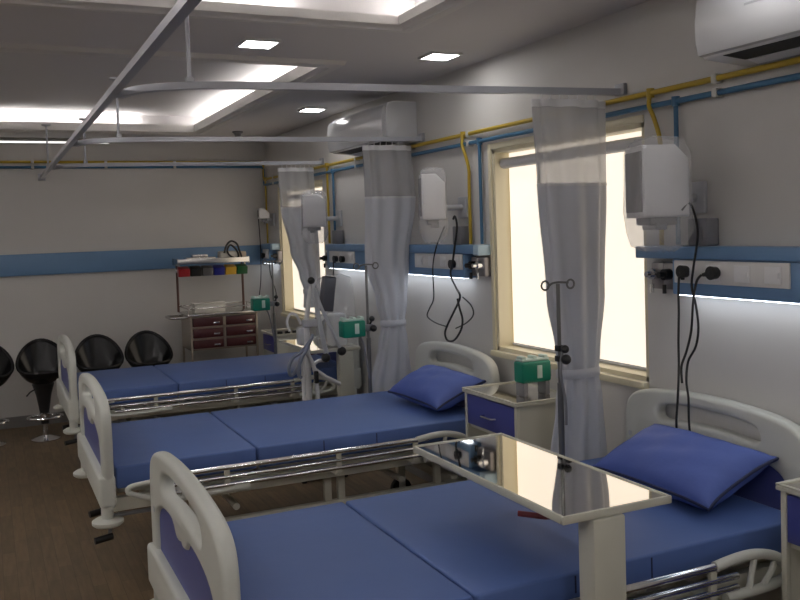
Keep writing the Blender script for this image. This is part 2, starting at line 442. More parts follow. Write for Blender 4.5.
curtain(3.05,[(2.105,2.22,.185,.045),(1.76,2.225,.175,.05),(1.30,2.23,.148,.05),(1.05,2.235,.112,.048),(.97,2.235,.10,.045),(.85,2.235,.118,.05),(.60,2.225,.145,.05),(.30,2.22,.16,.05)],1.757,'white curtain bundled beside the bed nearest the camera, in front of the near window',9,1)
curtain(4.95,[(2.105,2.245,.165,.045),(1.79,2.258,.172,.05),(1.40,2.222,.148,.05),(1.15,2.245,.105,.05),(1.02,2.25,.078,.045),(.90,2.245,.10,.048),(.60,2.215,.155,.05),(.28,2.20,.165,.05)],1.79,'white curtain bundled between the second and third beds, tied narrow at the middle',9,2)
curtain(6.74,[(2.105,2.26,.155,.045),(1.79,2.27,.15,.05),(1.45,2.31,.125,.05),(1.25,2.345,.09,.05),(1.12,2.36,.07,.045),(.99,2.36,.08,.05)],1.79,'farthest white curtain, bundled beside the far window behind the ventilator',8,3)

# ------------------------------------------------------------------ gas pipes
def pipe_system(name,m,zz,zb,xo,drops,label):
    t=thing(name,(XW-.02,4.0,zz),label,'pipe','medical gas pipes')
    r=.0115; x=XW-xo
    bm=B()
    tube(bm,[(x,YF+.1,zz),(x,YB-.05,zz)],r,12)
    tube(bm,[(x,YB-.05,zz),(x,YB-.03,zz+.015),(x,YB-.03,zb-.02),(x-.02,YB-.03,zb),(XL+.1,YB-.03,zb)],r,12)
    obj('main_pipe',bm,m,t)
    for y,zend,bend in drops:
        bm=B()
        if bend: tube(bm,[(x,y,zz+.004),(x-.012,y-.004,zz-.05),(x-.012,y-.03,zz-.10),(x,y-.05,zz-.19),(x,y-.05,zz-.3),(x,y-.05,zend)],r*.8,10,5)
        else: tube(bm,[(x,y,zz),(x,y,zend)],r*.8,10)
        lathe(bm,[(.0,-.018),(.016,-.018),(.016,.018),(0,.018)],(x,y,zz),14)
        obj('drop_pipe',bm,m,t)
    for y in (1.6,2.45,3.35,4.27,5.0,5.9,6.9,7.9):
        bm=B(); box(bm,x-.014,XW,y-.012,y+.012,zz-.017,zz+.017,bev=.003); obj('pipe_clip',bm,clip_m,t)
    for px in (-.6,.4,1.0,1.6):
        bm=B(); box(bm,px-.012,px+.012,YB-.045,YB,zb-.016,zb+.016,bev=.003); obj('pipe_clip',bm,clip_m,t)
pipe_system('gas_pipe',yellow_m,2.105,2.27,.026,[(2.80,1.50,True),(4.33,1.50,True),(6.50,1.50,False),(8.17,1.50,False)],'yellow gas pipe running along the right and back walls above the headboards')
pipe_system('gas_pipe',bluepipe_m,2.053,2.225,.024,[(2.66,1.50,False),(4.16,1.50,False),(6.38,1.50,False)],'blue gas pipe running just below the yellow pipe along the walls')

# ------------------------------------------------------------------ bed head units on the right wall
def head_unit(y0,y1,s0,s1,out_y,label,lip=None,cap=None,plug_sw=True):
    t=thing('bedhead_unit',(XW,(y0+y1)/2,1.29),label,'bedhead unit','blue bedhead units')
    xf=XW-.075
    bm=B(); box(bm,xf,XW,y0,y1,1.312,1.447,bev=.005); obj('panel',bm,blue_rail_m,t)
    l0,l1=lip or (y0,y1)
    bm=B(); box(bm,xf-.012,XW,l0,l1,1.448,1.496,bev=.006); obj('top_channel',bm,blue_rail_m,t)
    bm=B(); box(bm,xf-.008,xf,s0,s1,1.358,1.444,bev=.003)
    obj('socket_plate',bm,socket_m,t)
    n=max(2,int((s1-s0)/.13))
    for k in range(n):
        yc=s0+(s1-s0)*(k+.5)/n
        bm=B(); box(bm,xf-.011,xf-.0075,yc-.035,yc+.035,1.372,1.430,bev=.002); box(bm,xf-.014,xf-.010,yc-.028,yc-.018,1.392,1.410,bev=.001); obj('socket',bm,white_m,t)
    bm=B(); box(bm,XW-.068,XW-.035,y0+.03,y1-.03,1.3085,1.3118); obj('light_strip',bm,unit_led_m,t)
    if cap: 
        bm=B(); box(bm,xf-.013,XW,cap[0],cap[1],1.44,1.497,bev=.006); obj('end_cap',bm,lightblue_m,t)
    for yy in out_y:
        bm=B(); box(bm,XW-.045,XW,yy-.035,yy+.035,1.325,1.43,bev=.006)
        p=obj('gas_outlet',bm,gas_m,t)
        bm=B(); cyl(bm,(XW-.075,yy,1.385),(XW-.045,yy,1.385),.022,18); cyl(bm,(XW-.10,yy,1.385),(XW-.075,yy,1.385),.012,14); cyl(bm,(XW-.06,yy+.012,1.345),(XW-.06,yy+.012,1.31),.008,10); obj('valve',bm,chrome_m if yy!=out_y[-1] else black_m,p)
    return t
head_unit(1.45,2.64,2.085,2.622,[2.76,2.69],'blue bedhead unit on the wall over the bed nearest the camera',lip=(1.45,2.84))
head_unit(4.27,5.45,4.285,4.88,[4.14,4.215],'blue bedhead unit on the wall behind the second bed, right of the middle curtain',lip=(4.155,5.45),cap=(4.095,4.154))
head_unit(5.55,6.44,5.86,6.37,[6.53],'blue bedhead unit behind the third bed, left of the middle curtain')
head_unit(7.90,8.20,7.98,8.17,[7.84],'short blue bedhead unit in the back right corner',cap=(7.84,7.898))

# wall boxes on top of the units
for (x,y,l) in ((XW-.04,2.51,'small grey box on the ledge above the near bedhead unit'),(XW-.04,4.36,'small grey box on the ledge above the bedhead unit of the second bed'),(XW-.04,6.28,'small grey box on the ledge above the bedhead unit of the third bed')):
    bm=B(); box(bm,x-.03,x+.03,y-.05,y+.05,1.497,1.60,bev=.006); box(bm,x-.034,x-.028,y-.03,y+.03,1.52,1.57,bev=.002)
    solo('adapter_box',bm,grey_m,l,'adapter box',(x,y,1.497),'grey adapter boxes')

# ------------------------------------------------------------------ patient monitors on wall arms, wrapped in plastic
def monitor(cx,cy,zc,w,d,h,rz,label,film=True,big=True):
    t=thing('patient_monitor',(cx,cy,zc),label,'monitor','plastic-wrapped wall monitors')
    R=Matrix.Rotation(rz,4,'Z')
    def loc(bm):
        bmesh.ops.transform(bm,matrix=Matrix.Translation((cx,cy,zc))@R,verts=bm.verts[:])
    bm=B(); prism(bm,[(-w/2,-h/2),(w/2,-h/2),(w/2,h/2-.05),(w/2-.05,h/2),(-w/2,h/2)],lambda u,v,q:(u,q,v),-d/2,d/2,.012,3); loc(bm); obj('case',bm,monitor_m,t)
    bm=B(); box(bm,-w/2-.005,-w/2+.006,-d/2+.012,d/2-.012,-h/2+.02,h/2-.02,bev=.004); loc(bm); obj('screen',bm,monitor_side_m,t)
    bm=B(); box(bm,-w/2+.03,w/2-.04,-d/2+.02,d/2-.02,-h/2-.028,-h/2+.001,bev=.006); box(bm,-w/2+.05,-w/2+.09,-d/2+.01,d/2-.03,-h/2-.045,-h/2-.02,bev=.004); loc(bm); obj('connector_block',bm,grey_m,t)
    bm=B(); tube(bm,[(cx+.02,cy,zc-.06),(cx+.08,cy+.02,zc-.06),(XW-.02,cy+.02,zc-.06)],.016,12); box(bm,XW-.02,XW,cy-.03,cy+.07,zc-.12,zc,bev=.005); obj('wall_arm',bm,lgrey_m,t)
    if film:
        bm=B(); rings=[]; rnd=random.Random(int(cy*100))
        N=28
        prof=[(h/2+.035,.25),(h/2+.022,.8),(h/2-.02,1.03),(0,1.04),(-h/2+.02,1.06),(-h/2-.05,1.06),(-h/2-.10,.85),(-h/2-.125,.5)]
        for z,s in prof:
            ring=[]
            for k in range(N):
                th=2*PI*k/N; c,s_=math.cos(th),math.sin(th)
                m=max(abs(c)/(w/2+.006),abs(s_)/(d/2+.006)); rr=s/m*(1+.045*math.sin(5*th+z*40)*(0.3 if z>-h/2 else 1.6))
                ring.append(bm.verts.new((c*rr,s_*rr,z+rnd.uniform(-.006,.006))))
            rings.append(ring)
        for a,b in zip(rings,rings[1:]):
            for k in range(N): bm.faces.new((a[k],a[(k+1)%N],b[(k+1)%N],b[k]))
        bm.faces.new(rings[0][::-1])
        loc(bm); obj('plastic_cover',bm,film_m,t,60)
    return t
monitor(2.243,2.555,1.738,.175,.17,.26,-.30,'white wall monitor wrapped in clear plastic above the bed nearest the camera')
monitor(2.245,4.36,1.765,.13,.13,.25,-.35,'white wall monitor wrapped in plastic above the second bed, right of the middle curtain')
monitor(2.245,6.30,1.75,.17,.15,.24,-.35,'white wall monitor in front of the farthest curtain')
monitor(2.36,8.02,1.78,.10,.12,.10,-.2,'small white monitor on the right wall in the back corner',False)

# ------------------------------------------------------------------ cables and plugs
def cable(paths,plug,label,r=.0045,xp=2.377):
    first=paths[0][0]
    t=thing('power_cable',first,label,'cable','black power cables')
    for i,p in enumerate(paths):
        bm=B(); tube(bm,p,r,8,5); obj('cord',bm,black_m,t)
    if plug:
        for py,pz,dy in plug:
            bm=B(); cyl(bm,(xp-.03,py,pz),(xp-.001,py,pz),.025,18,.022); cyl(bm,(xp-.02,py,pz),(xp-.02,py+dy,pz-(.03 if dy==0 else .008)),.012,12,.007); obj('plug',bm,black_m,t)
def P(x,l): return [(x,a,b) for a,b in l]
cable([P(2.345,[(2.56,1.385),(2.565,1.33),(2.565,1.25),(2.57,1.14),(2.57,1.05)])+[(2.325,2.555,.95),(2.315,2.555,.85),(2.315,2.555,.81)]],[(2.555,1.402,0)],'black cable hanging straight down from the left plug over the near bed',.0045)
cable([[(2.27,2.46,1.63),(2.30,2.455,1.655),(2.33,2.46,1.62),(2.345,2.46,1.54),(2.345,2.485,1.42),(2.345,2.495,1.35),(2.345,2.475,1.28),(2.345,2.465,1.20),(2.345,2.48,1.13),(2.34,2.515,1.07),(2.325,2.51,1.0),(2.315,2.49,.94),(2.315,2.49,.86),(2.315,2.485,.81)]],[],'thin black cable twisting from the near monitor down behind the near pillow',.0045)
cable([[(2.345,2.445,1.395),(2.335,2.46,1.37),(2.332,2.475,1.30),(2.332,2.488,1.19),(2.33,2.512,1.11),(2.325,2.535,1.05),(2.318,2.525,.99)]],[(2.405,1.402,.045)],'black cable looping left from the right plug over the near bed',.0045)
cable([P(2.35,[(4.32,1.64),(4.30,1.655),(4.28,1.60),(4.31,1.5),(4.34,1.41),(4.37,1.33),(4.31,1.26),(4.27,1.21),(4.34,1.13),(4.43,1.04),(4.46,.99),(4.43,.955),(4.35,.965),(4.27,1.03),(4.25,1.09),(4.28,1.15),(4.30,1.2)])],[(4.37,1.39,0)],'black cable with loops hanging above the pillow of the second bed',.006)
cable([P(2.362,[(4.45,1.60),(4.56,1.48),(4.61,1.36),(4.61,1.19),(4.67,1.12),(4.70,1.07),(4.59,1.04),(4.45,1.03)])],[],'thin dark cable in a wide loop left above the second bed',.004)
cable([P(2.362,[(4.26,1.21),(4.17,1.17),(4.15,1.12),(4.23,1.07),(4.35,1.03)])],[],'thin dark cable in a small loop right above the second bed',.004)
cable([P(2.345,[(6.20,1.37),(6.21,1.25),(6.24,1.1)])],[(6.20,1.387,0),(6.06,1.387,.04)],'pair of black plugs in the bedhead unit of the third bed',.0045)
cable([[(2.33,8.10,1.75),(2.345,8.12,1.55),(2.345,8.12,1.36),(2.33,8.10,1.15),(2.30,8.10,.95)]],[(8.10,1.387,0)],'black cable falling from the small corner monitor',.0045)
cable([[(2.36,7.90,1.33),(2.36,7.88,1.23),(2.35,7.76,1.13),(2.34,7.66,1.06),(2.32,7.60,.96)]],[],'dark cable swinging down from the corner bedhead unit below the far window',.0045)

# ------------------------------------------------------------------ air conditioners
def air_con(y0,y1,label):
    t=thing('air_conditioner',(XW,(y0+y1)/2,2.135),label,'air conditioner','wall air conditioners')
    f=lambda d,z,q:(XW-d,q,z-.015)
    body=[(0,2.395),(.16,2.395),(.195,2.385),(.212,2.35),(.212,2.168),(.20,2.155),(.0,2.140)]
    bm=B(); prism(bm,body,f,y0,y1,.008,2); obj('body',bm,ac_m,t)
    fr=[(.2125,2.162),(.2125,2.365),(.222,2.366),(.235,2.345),(.240,2.28),(.238,2.20),(.232,2.165)]
    bm=B(); prism(bm,fr,f,y0+.004,y1-.004,.006,2); obj('front_panel',bm,ac_m,t)
    bm=B(); prism(bm,[(.20,2.1535),(.20,2.159),(.10,2.150),(.10,2.1455)],f,y0+.09,y1-.09); obj('air_vent',bm,dark_m,t)
    bm=B(); prism(bm,[(.10,2.1465),(.10,2.142),(.055,2.132),(.052,2.136)],f,y0+.10,y1-.10,.001,1); obj('louver',bm,ac_m,t)
    bm=B(); box(bm,XW-.2405,XW-.2365,y1-.34,y1-.22,2.27,2.277); obj('trim_line',bm,lgrey_m,t)
air_con(1.38,2.33,'white air conditioner high on the right wall at the photo edge')
air_con(4.95,5.90,'white glossy air conditioner above the middle curtain')

# ------------------------------------------------------------------ hospital beds
def bed(cy):
    t=thing('hospital_bed',(1.4,cy,0),'','bed','blue hospital beds')
    F=lambda y: cy+y
    # mattress sections
    xs=[.457,1.078,2.305]; gaps=[.004]
    for i in range(2):
        a=xs[i]+(gaps[i-1] if i else 0); b=xs[i+1]-(gaps[i] if i<1 else 0)
        bm=B(); box(bm,a,b,F(-.475),F(.475),.525,.622,bev=.009,seg=3)
        ms=obj('mattress_section',bm,mattress_m,t)
    for x,h in ((1.40,.05),(1.672,.07)):
        for sd in (-1,1):
            bm=B(); yy=F(sd*.475); box(bm,x-.0025,x+.0025,yy-.0012,yy+.0012,.612-h,.612); obj('side_seam',bm,piping_m,ms)
    # deck and frame
    bm=B()
    for a,b in zip(xs,xs[1:]): box(bm,a+.01,b-.01,F(-.43),F(.43),.497,.524,bev=.004)
    obj('deck',bm,frame_m,t)
    bm=B()
    for s in (-1,1): box(bm,.42,2.34,F(s*.44)-.02,F(s*.44)+.02,.425,.485,bev=.006)
    for x in (.60,1.10,1.68,2.25): box(bm,x-.02,x+.02,F(-.42),F(.42),.435,.497,bev=.004)
    obj('side_frame',bm,frame_m,t)
    bm=B()
    for s in (-1,1): box(bm,.72,2.26,F(s*.36)-.02,F(s*.36)+.02,.235,.285,bev=.006)
    for x in (.80,2.18): box(bm,x-.025,x+.025,F(-.36),F(.36),.235,.285,bev=.006)
    for x in (.80,1.45,1.52,2.05):
        for s in (-1,1): box(bm,x-.018,x+.018,F(s*.36)-.014,F(s*.36)+.014,.28,.43,bev=.003)
    cyl(bm,(1.0,F(-.36),.33),(1.0,F(.36),.33),.016); cyl(bm,(1.85,F(-.36),.33),(1.85,F(.36),.33),.016)
    obj('base_frame',bm,frame_m,t)
    # legs with castors
    for x in (.78,2.16):
        for s in (-1,1):
            y=F(s*.33)
            bm=B(); box(bm,x-.022,x+.022,y-.022,y+.022,.12,.30,bev=.005); l=obj('leg',bm,frame_m,t)
            bm=B(); cyl(bm,(x,y-.016,.062),(x,y+.016,.062),.062,24); w=obj('castor_wheel',bm,rubber_m,l)
            bm=B(); box(bm,x-.02,x+.02,y-.026,y-.018,.05,.135,bev=.002); box(bm,x-.02,x+.02,y+.018,y+.026,.05,.135,bev=.002); box(bm,x-.02,x+.02,y-.026,y+.026,.118,.135); obj('castor_fork',bm,plastic_m,l)
    # foot and head boards
    half=[(.478,.47),(.481,.66),(.481,.78),(.474,.845),(.453,.892),(.405,.924),(.32,.944),(.17,.958),(0,.963)]
    out=half+[(-u,v) for u,v in half[-2::-1]]
    lo=out; sm=[]
    sm=[(p.x,p.y) for p in catmull([(u,v,0) for u,v in out],4)]
    slot=smooth_loop([(-.22,.836),(-.11,.846),(0,.849),(.11,.846),(.22,.836),(.262,.842),(.27,.865),(.24,.893),(.13,.908),(0,.912),(-.13,.908),(-.24,.893),(-.27,.865),(-.262,.842)],4)
    blue=smooth_loop([(-.37,.60),(-.18,.595),(0,.595),(.18,.595),(.37,.60),(.385,.64),(.385,.71),(.345,.755),(.25,.782),(.13,.79),(.085,.778),(.06,.758),(.03,.752),(0,.766),(-.03,.752),(-.06,.758),(-.085,.778),(-.13,.79),(-.25,.782),(-.345,.755),(-.385,.71),(-.385,.64)],3)
    for nm,x0,x1,dz in (('foot_board',.402,.448,-.022),('head_board',2.338,2.394,-.025)):
        ku=1.04 if nm=='foot_board' else .955
        fn=lambda u,v,q,dz=dz,ku=ku:(q,F(u*ku),v+dz)
        bm=B(); moulded(bm,sm,[slot,blue],fn,x0,x1,.0175,5); p=obj(nm,bm,plastic_m,t,50)
        bm=B(); prism(bm,inset(blue if area2(blue)>0 else blue[::-1],-.008),fn,x0+.013,x1-.013); obj('inset_panel',bm,inset_m,p,label='blue inset panel')
        for s in (-1,1):
            bm=B(); cyl(bm,(x0-.002,F(s*.42),.72),(x0+.004,F(s*.42),.72),.011,14); obj('screw_cover',bm,lgrey_m,p)
    bm=B(); box(bm,.384,.452,F(-.50),F(.50),.455,.59,bev=.014,seg=3); obj('foot_skirt',bm,plastic_m,t)
    bm=B(); box(bm,2.328,2.402,F(-.46),F(.46),.455,.60,bev=.014,seg=3); obj('head_skirt',bm,plastic_m,t)
    for x in (.418,2.335):
        for s in (-1,1):
            bm=B(); y=F(s*.445); cyl(bm,(x,y,.395),(x,y,.46),.026,16); lathe(bm,[(0,-.016),(.055,-.016),(.066,-.006),(.066,.006),(.05,.016),(0,.016)],(x,y,.385),28); obj('corner_bumper',bm,plastic_m,t)
    # folded side rails
    for s in (-1,1):
        y=F(s*(.532 if s<0 else .508))
        e=0 if s<0 else 1
        X=lambda x: x if (s<0 or x<.62) else .62+(x-.62)*.79
        S=lambda pts: [(X(q[0]),q[1],q[2]-(.012 if s<0 else .004)) for q in pts]
        bm=B(); tube(bm,S([(.62,y,.578),(1.92,y,.578)]),.0125,12); p=obj('side_rail',bm,chrome_m,t)
        bm=B(); tube(bm,S([(.64,y,.535),(1.95,y,.535)]),.010,10); tube(bm,S([(.66,y,.500),(1.95,y,.500)]),.010,10); obj('lower_bar',bm,chrome_m,p)
        bm=B(); tube(bm,S([(.98,y,.482),(.80,y,.476),(.64,y,.480),(.515,y,.522),(.495,y,.540),(.51,y,.556),(.58,y,.563),(.66,y,.572)]),.0115,10,4); tube(bm,S([(.74,y,.474),(.72,y,.50),(.70,y,.535)]),.010,8)
        tube(bm,S([(.95,y,.482),(1.02,y,.482)]),.019,12); obj('foot_end_loop',bm,plastic_m,p)
        bm=B(); tube(bm,S([(1.86,y,.578),(1.95,y,.588),(2.03,y,.586),(2.11,y,.562),(2.155,y,.52),(2.14,y,.488),(2.05,y,.476),(1.90,y,.476)]),.016,10,5); tube(bm,S([(2.02,y,.583),(2.0,y,.50),(1.99,y,.48)]),.010,8); tube(bm,S([(2.11,y,.565),(2.09,y,.52),(2.05,y,.48)]),.010,8)
        obj('head_end_loop',bm,plastic_m,p)
        for x in (X(.92),X(1.45),X(1.85)):
            bm=B(); box(bm,x-.02,x+.02,min(y,F(s*.44)),max(y,F(s*.44)),.455,.475,bev=.003); box(bm,x-.012,x+.012,y-.006,y+.006,.465,.575); obj('rail_bracket',bm,frame_m,p)
    bm=B(); y=F(.485); tube(bm,[(2.05,y,.395),(2.05,y,.455)],.019,14); box(bm,2.035,2.065,F(.45),y,.41,.44,bev=.003); obj('pole_socket',bm,grey_m,t)
    # cranks under the foot board
    for yo,dn in ((-.42,.085),(-.24,.02)):
        y=F(yo)
        bm=B(); cyl(bm,(.70,y,.40),(.445,y,.40),.010,12); tube(bm,[(.45,y,.40),(.43,y,.395),(.425,y-.01,.40-dn)],.009,10); p=obj('crank',bm,grey_m,t)
        bm=B(); cyl(bm,(.435,y-.012,.40-dn),(.36,y-.03,.395-dn),.015,14); obj('crank_handle',bm,black_m,p)
    return t
b1=bed(2.49); b1.location.x+=.05
b1['label']='blue hospital bed nearest the camera with the steel table across it'
b2=place_copy(b1,(1.4,4.39,0),'blue hospital bed in the middle of the row with a pillow at its head')
b3=place_copy(b1,(1.435,6.40,0),'farthest blue hospital bed with no pillow, in front of the black stools')

# pillows
def pillow(c,L,W,H,tilt,rz,label):
    bm=B(); n=26; top=[];bot=[]
    M=Matrix.Translation(c)@Matrix.Rotation(rz,4,'Z')@Matrix.Rotation(-tilt,4,'Y')
    def pt(u,v,s):
        pu=1-.10*(1-abs(v)**2.2)*0 ; k=.93+.07*abs(u*v)**1.5
        x=u*W/2*(1-.10*(1-u*u*0)*(1-abs(v)**3)*0)*(.90+.10*abs(v)**3); y=v*L/2*(.92+.08*abs(u)**3)
        prof=((1-abs(u)**2.6)*(1-abs(v)**3.4)); prof=max(prof,0)**.55
        wr=.005*math.sin(9*v+4*u)*math.sin(5*u-3*v+1)*prof
        return M@Vector((x,y,s*(H/2*prof+.008*(1-prof))+wr))
    for s,arr in ((1,top),(-1,bot)):
        for i in range(n+1): arr.append([bm.verts.new(pt(-1+2*i/n,-1+2*j/n,s)) for j in range(n+1)])
    for i in range(n):
        for j in range(n):
            bm.faces.new((top[i][j],top[i+1][j],top[i+1][j+1],top[i][j+1])); bm.faces.new((bot[i][j],bot[i][j+1],bot[i+1][j+1],bot[i+1][j]))
    def edge(a,b):
        for k in range(n): bm.faces.new((a[k],b[k],b[k+1],a[k+1]))
    edge(top[0],bot[0]); edge(top[n],bot[n]); edge([r[0] for r in top],[r[0] for r in bot]); edge([r[n] for r in top],[r[n] for r in bot])
    t=thing('pillow',(c[0],c[1],c[2]-H/2),label,'pillow','blue pillows')
    obj('cover',bm,pillow_m,t,80)
    bm=B(); rim=[]
    for k in range(n): rim.append(pt(-1+2*k/n,-1,0))
    for k in range(n): rim.append(pt(1,-1+2*k/n,0))
    for k in range(n): rim.append(pt(1-2*k/n,1,0))
    for k in range(n): rim.append(pt(-1,1-2*k/n,0))
    tube(bm,rim,.006,8,closed=True); obj('piping',bm,piping_m,t)
pillow((2.215,2.435,.725),.60,.33,.165,math.radians(22),0,'blue pillow leaning on the headboard of the bed nearest the camera')
pillow((2.187,4.29,.728),.60,.31,.165,math.radians(22),0,'blue pillow leaning on the headboard of the second bed')

# ------------------------------------------------------------------ overbed tables
def overbed(x0,x1,y0,y1,z,cx,cyy,label):
    t=thing('overbed_table',(cx,cyy,0),label,'table','overbed tables')
    bm=B(); a=.010
    box(bm,x0,x1,y0,y0+a,z-.020,z+.003,bev=.004); box(bm,x0,x1,y1-a,y1,z-.020,z+.003,bev=.004)
    box(bm,x0,x0+a,y0+a,y1-a,z-.020,z+.003,bev=.004); box(bm,x1-a,x1,y0+a,y1-a,z-.020,z+.003,bev=.004)
    box(bm,x0+a,x1-a,y0+a,y1-a,z-.019,z-.006)
    p=obj('table_frame',bm,frame_m,t)
    bm=B(); box(bm,x0+a,x1-a,y0+a,y1-a,z-.0055,z-.001); obj('steel_top',bm,mirror_m,t,label='mirror polished steel top')
    bm=B(); box(bm,cx-.052,cx+.052,cyy-.035,cyy+.035,.40,z-.0205,bev=.006); obj('column',bm,frame_m,t)
    bm=B(); box(bm,cx-.062,cx+.062,cyy-.045,cyy+.045,.08,.41,bev=.006); obj('lower_column',bm,frame_m,t)
    bm=B(); box(bm,cx-.17,cx-.12,cyy-.03,cyy+.60,.055,.095,bev=.006); box(bm,cx+.12,cx+.17,cyy-.03,cyy+.60,.055,.095,bev=.006); box(bm,cx-.17,cx+.17,cyy-.04,cyy+.04,.055,.095,bev=.006); obj('base',bm,frame_m,t)
    for xx in (cx-.145,cx+.145):
        for yy in (cyy,cyy+.56):
            bm=B(); cyl(bm,(xx-.012,yy,.027),(xx+.012,yy,.027),.027,20); obj('castor_wheel',bm,rubber_m,t)
    bm=B(); tube(bm,[(x0+.08,y0+.10,z-.024),(x0+.04,y0+.12,z-.036),(x0+.01,y0+.15,z-.036),(x0-.02,y0+.18,z-.034)],.008,10,4); obj('release_handle',bm,redhandle_m,t,label='dark red release handle')
    return t
overbed(1.294,1.652,1.845,2.722,.85,1.437,1.875,'overbed table with mirror steel top standing across the nearest bed')
overbed(1.96,2.32,5.66,6.40,.79,2.215,5.70,'cream overbed table beyond the second bed beside the green pump')

# ------------------------------------------------------------------ bedside lockers
def locker(x0,x1,y0,y1,label,k=1):
    t=thing('bedside_locker',((x0+x1)/2,(y0+y1)/2,0),label,'locker','bedside lockers'); t.scale.z=k
    bm=B()
    box(bm,x0+.015,x1,y0,y0+.016,.09,.785,bev=.003); box(bm,x0+.015,x1,y1-.016,y1,.09,.785,bev=.003); box(bm,x1-.014,x1,y0+.016,y1-.016,.09,.785)
    box(bm,x0+.02,x1-.014,y0+.016,y1-.016,.09,.106); box(bm,x0+.02,x1-.014,y0+.016,y1-.016,.40,.414); box(bm,x0+.02,x1-.014,y0+.016,y1-.016,.615,.628)
    box(bm,x0,x0+.02,y0,y0+.02,.09,.785,bev=.003); box(bm,x0,x0+.02,y1-.02,y1,.09,.785,bev=.003)
    obj('body',bm,frame_m,t)
    bm=B(); box(bm,x0-.008,x1,y0-.012,y1+.012,.786,.80,bev=.004); box(bm,x0-.008,x1,y0-.012,y0+.004,.80,.808,bev=.003); box(bm,x0-.008,x1,y1-.004,y1+.012,.80,.808,bev=.003); box(bm,x1-.014,x1,y0+.004,y1-.004,.80,.808,bev=.003); box(bm,x0-.008,x0+.006,y0+.004,y1-.004,.80,.806,bev=.002)
    obj('top_tray',bm,frame_m,t)
    bm=B(); box(bm,x0+.006,x1-.014,y0+.004,y1-.004,.8005,.803); obj('steel_liner',bm,mirror_m,t,label='shiny steel liner')
    bm=B(); box(bm,x0+.001,x0+.018,y0+.022,y1-.022,.635,.778,bev=.004); d=obj('drawer',bm,drawer_m,t,label='blue drawer front')
    bm=B(); tube(bm,[(x0+.002,(y0+y1)/2-.05,.70),(x0-.02,(y0+y1)/2-.045,.70),(x0-.02,(y0+y1)/2+.045,.70),(x0+.002,(y0+y1)/2+.05,.70)],.005,8); obj('handle',bm,chrome_m,d)
    bm=B(); box(bm,x0+.001,x0+.018,y0+.022,y1-.022,.108,.405,bev=.004); d=obj('door',bm,drawer_m,t,label='blue door')
    bm=B(); tube(bm,[(x0+.002,y0+.07,.33),(x0-.02,y0+.07,.33),(x0-.02,y0+.07,.25),(x0+.002,y0+.07,.25)],.005,8); obj('handle',bm,chrome_m,d)
    for xx in (x0+.04,x1-.04):
        for yy in (y0+.04,y1-.04):
            bm=B(); cyl(bm,(xx-.012,yy,.03),(xx+.012,yy,.03),.03,18); box(bm,xx-.016,xx+.016,yy-.01,yy+.01,.04,.09); obj('castor_wheel',bm,rubber_m,t)
locker(2.10,2.425,3.33,3.80,'bedside locker between the second bed and the near curtain')
locker(2.10,2.425,1.40,1.885,'bedside locker cut off at the right edge of the photo')
locker(2.15,2.43,7.10,7.50,'bedside locker with black knobs along its top, beyond the farthest bed',.93)
for k in range(4):
    xx=2.175+.065*k; bm=B(); box(bm,xx,xx+.04,7.105,7.14,.7475,.772,bev=.005)
    solo('black_cap',bm,black_m,['leftmost','second','third','rightmost'][k]+' of four black caps on the far locker','cap',(xx+.02,7.12,.7475),'black caps on the far locker')

# ------------------------------------------------------------------ IV poles and green pumps
def pole(x,y,h,label):
    t=thing('iv_pole',(x,y,.457),label,'IV pole','IV poles')
    bm=B(); cyl(bm,(x,y,.457),(x,y,.95),.0125,14); cyl(bm,(x,y,.95),(x,y,h),.008,12); obj('pole',bm,pole_m,t)
    bm=B()
    tube(bm,[(x-.05,y,h-.012),(x-.03,y,h+.002),(x,y,h+.006),(x+.03,y,h+.004),(x+.05,y,h+.002)],.0045,8,4)
    for s in (-1,1):
        q=[(x+s*.062+.018*math.cos(a),y,h-.004+.018*math.sin(a)) for a in [2*PI*k/14 for k in range(14)]]
        tube(bm,q,.0042,8,closed=True)
    obj('hook',bm,pole_m,t)
    return t
def pump(x,y,z,px,py,label):
    t=thing('infusion_pump',(x,y,z-.05),label,'pump','green infusion pumps')
    bm=B(); box(bm,x-.075,x+.065,y-.045,y+.045,z-.052,z+.045,bev=.010,seg=3); obj('case',bm,green_m,t)
    bm=B(); box(bm,x-.005,x+.022,y-.0475,y-.044,z-.03,z+.03,bev=.001); obj('label_plate',bm,label_m,t)
    bm=B(); box(bm,x-.07,x+.06,y-.035,y+.035,z+.045,z+.056,bev=.003)
    for q in (-.06,.0,.05): box(bm,x+q-.01,x+q+.01,y-.03,y+.03,z+.05,z+.068,bev=.004)
    obj('top_rail',bm,label_m,t)
    bm=B(); box(bm,x+.060,px-.013,y-.015,y+.015,z-.025,z+.015,bev=.004); box(bm,px-.02,px+.02,py-.04,py-.013,z-.025,z+.015,bev=.005); obj('clamp',bm,grey_m,t)
    bm=B(); ball(bm,(px+.012,py-.055,z-.008),.021); cyl(bm,(px+.012,py-.05,z-.008),(px,py-.03,z-.005),.008,10); ball(bm,(px+.010,py-.04,z+.048),.017); cyl(bm,(px+.010,py-.04,z+.045),(px,py-.02,z+.0),.006,8); obj('clamp_knob',bm,black_m,t)
    bm=B(); tube(bm,[(x+.045,y,z-.05),(x+.065,y,z-.10),(px-.03,y-.01,z-.22),(px-.012,py-.02,z-.31)],.006,8,5); obj('tube_line',bm,grey_m,t)
pole(2.09,2.975,1.354,'IV pole with two hooks in front of the near curtain')
pole(2.05,4.875,1.385,'IV pole with two hooks in front of the middle curtain')
pole(2.08,6.885,1.365,'IV pole with two hooks beside the crash cart')
t=thing('infusion_pump',(2.283,3.47,.804),'green pump standing on the locker left of the near curtain','pump','green infusion pumps')
bm=B(); box(bm,2.203,2.363,3.43,3.51,.865,.965,bev=.012,seg=3); obj('case',bm,green_m,t)
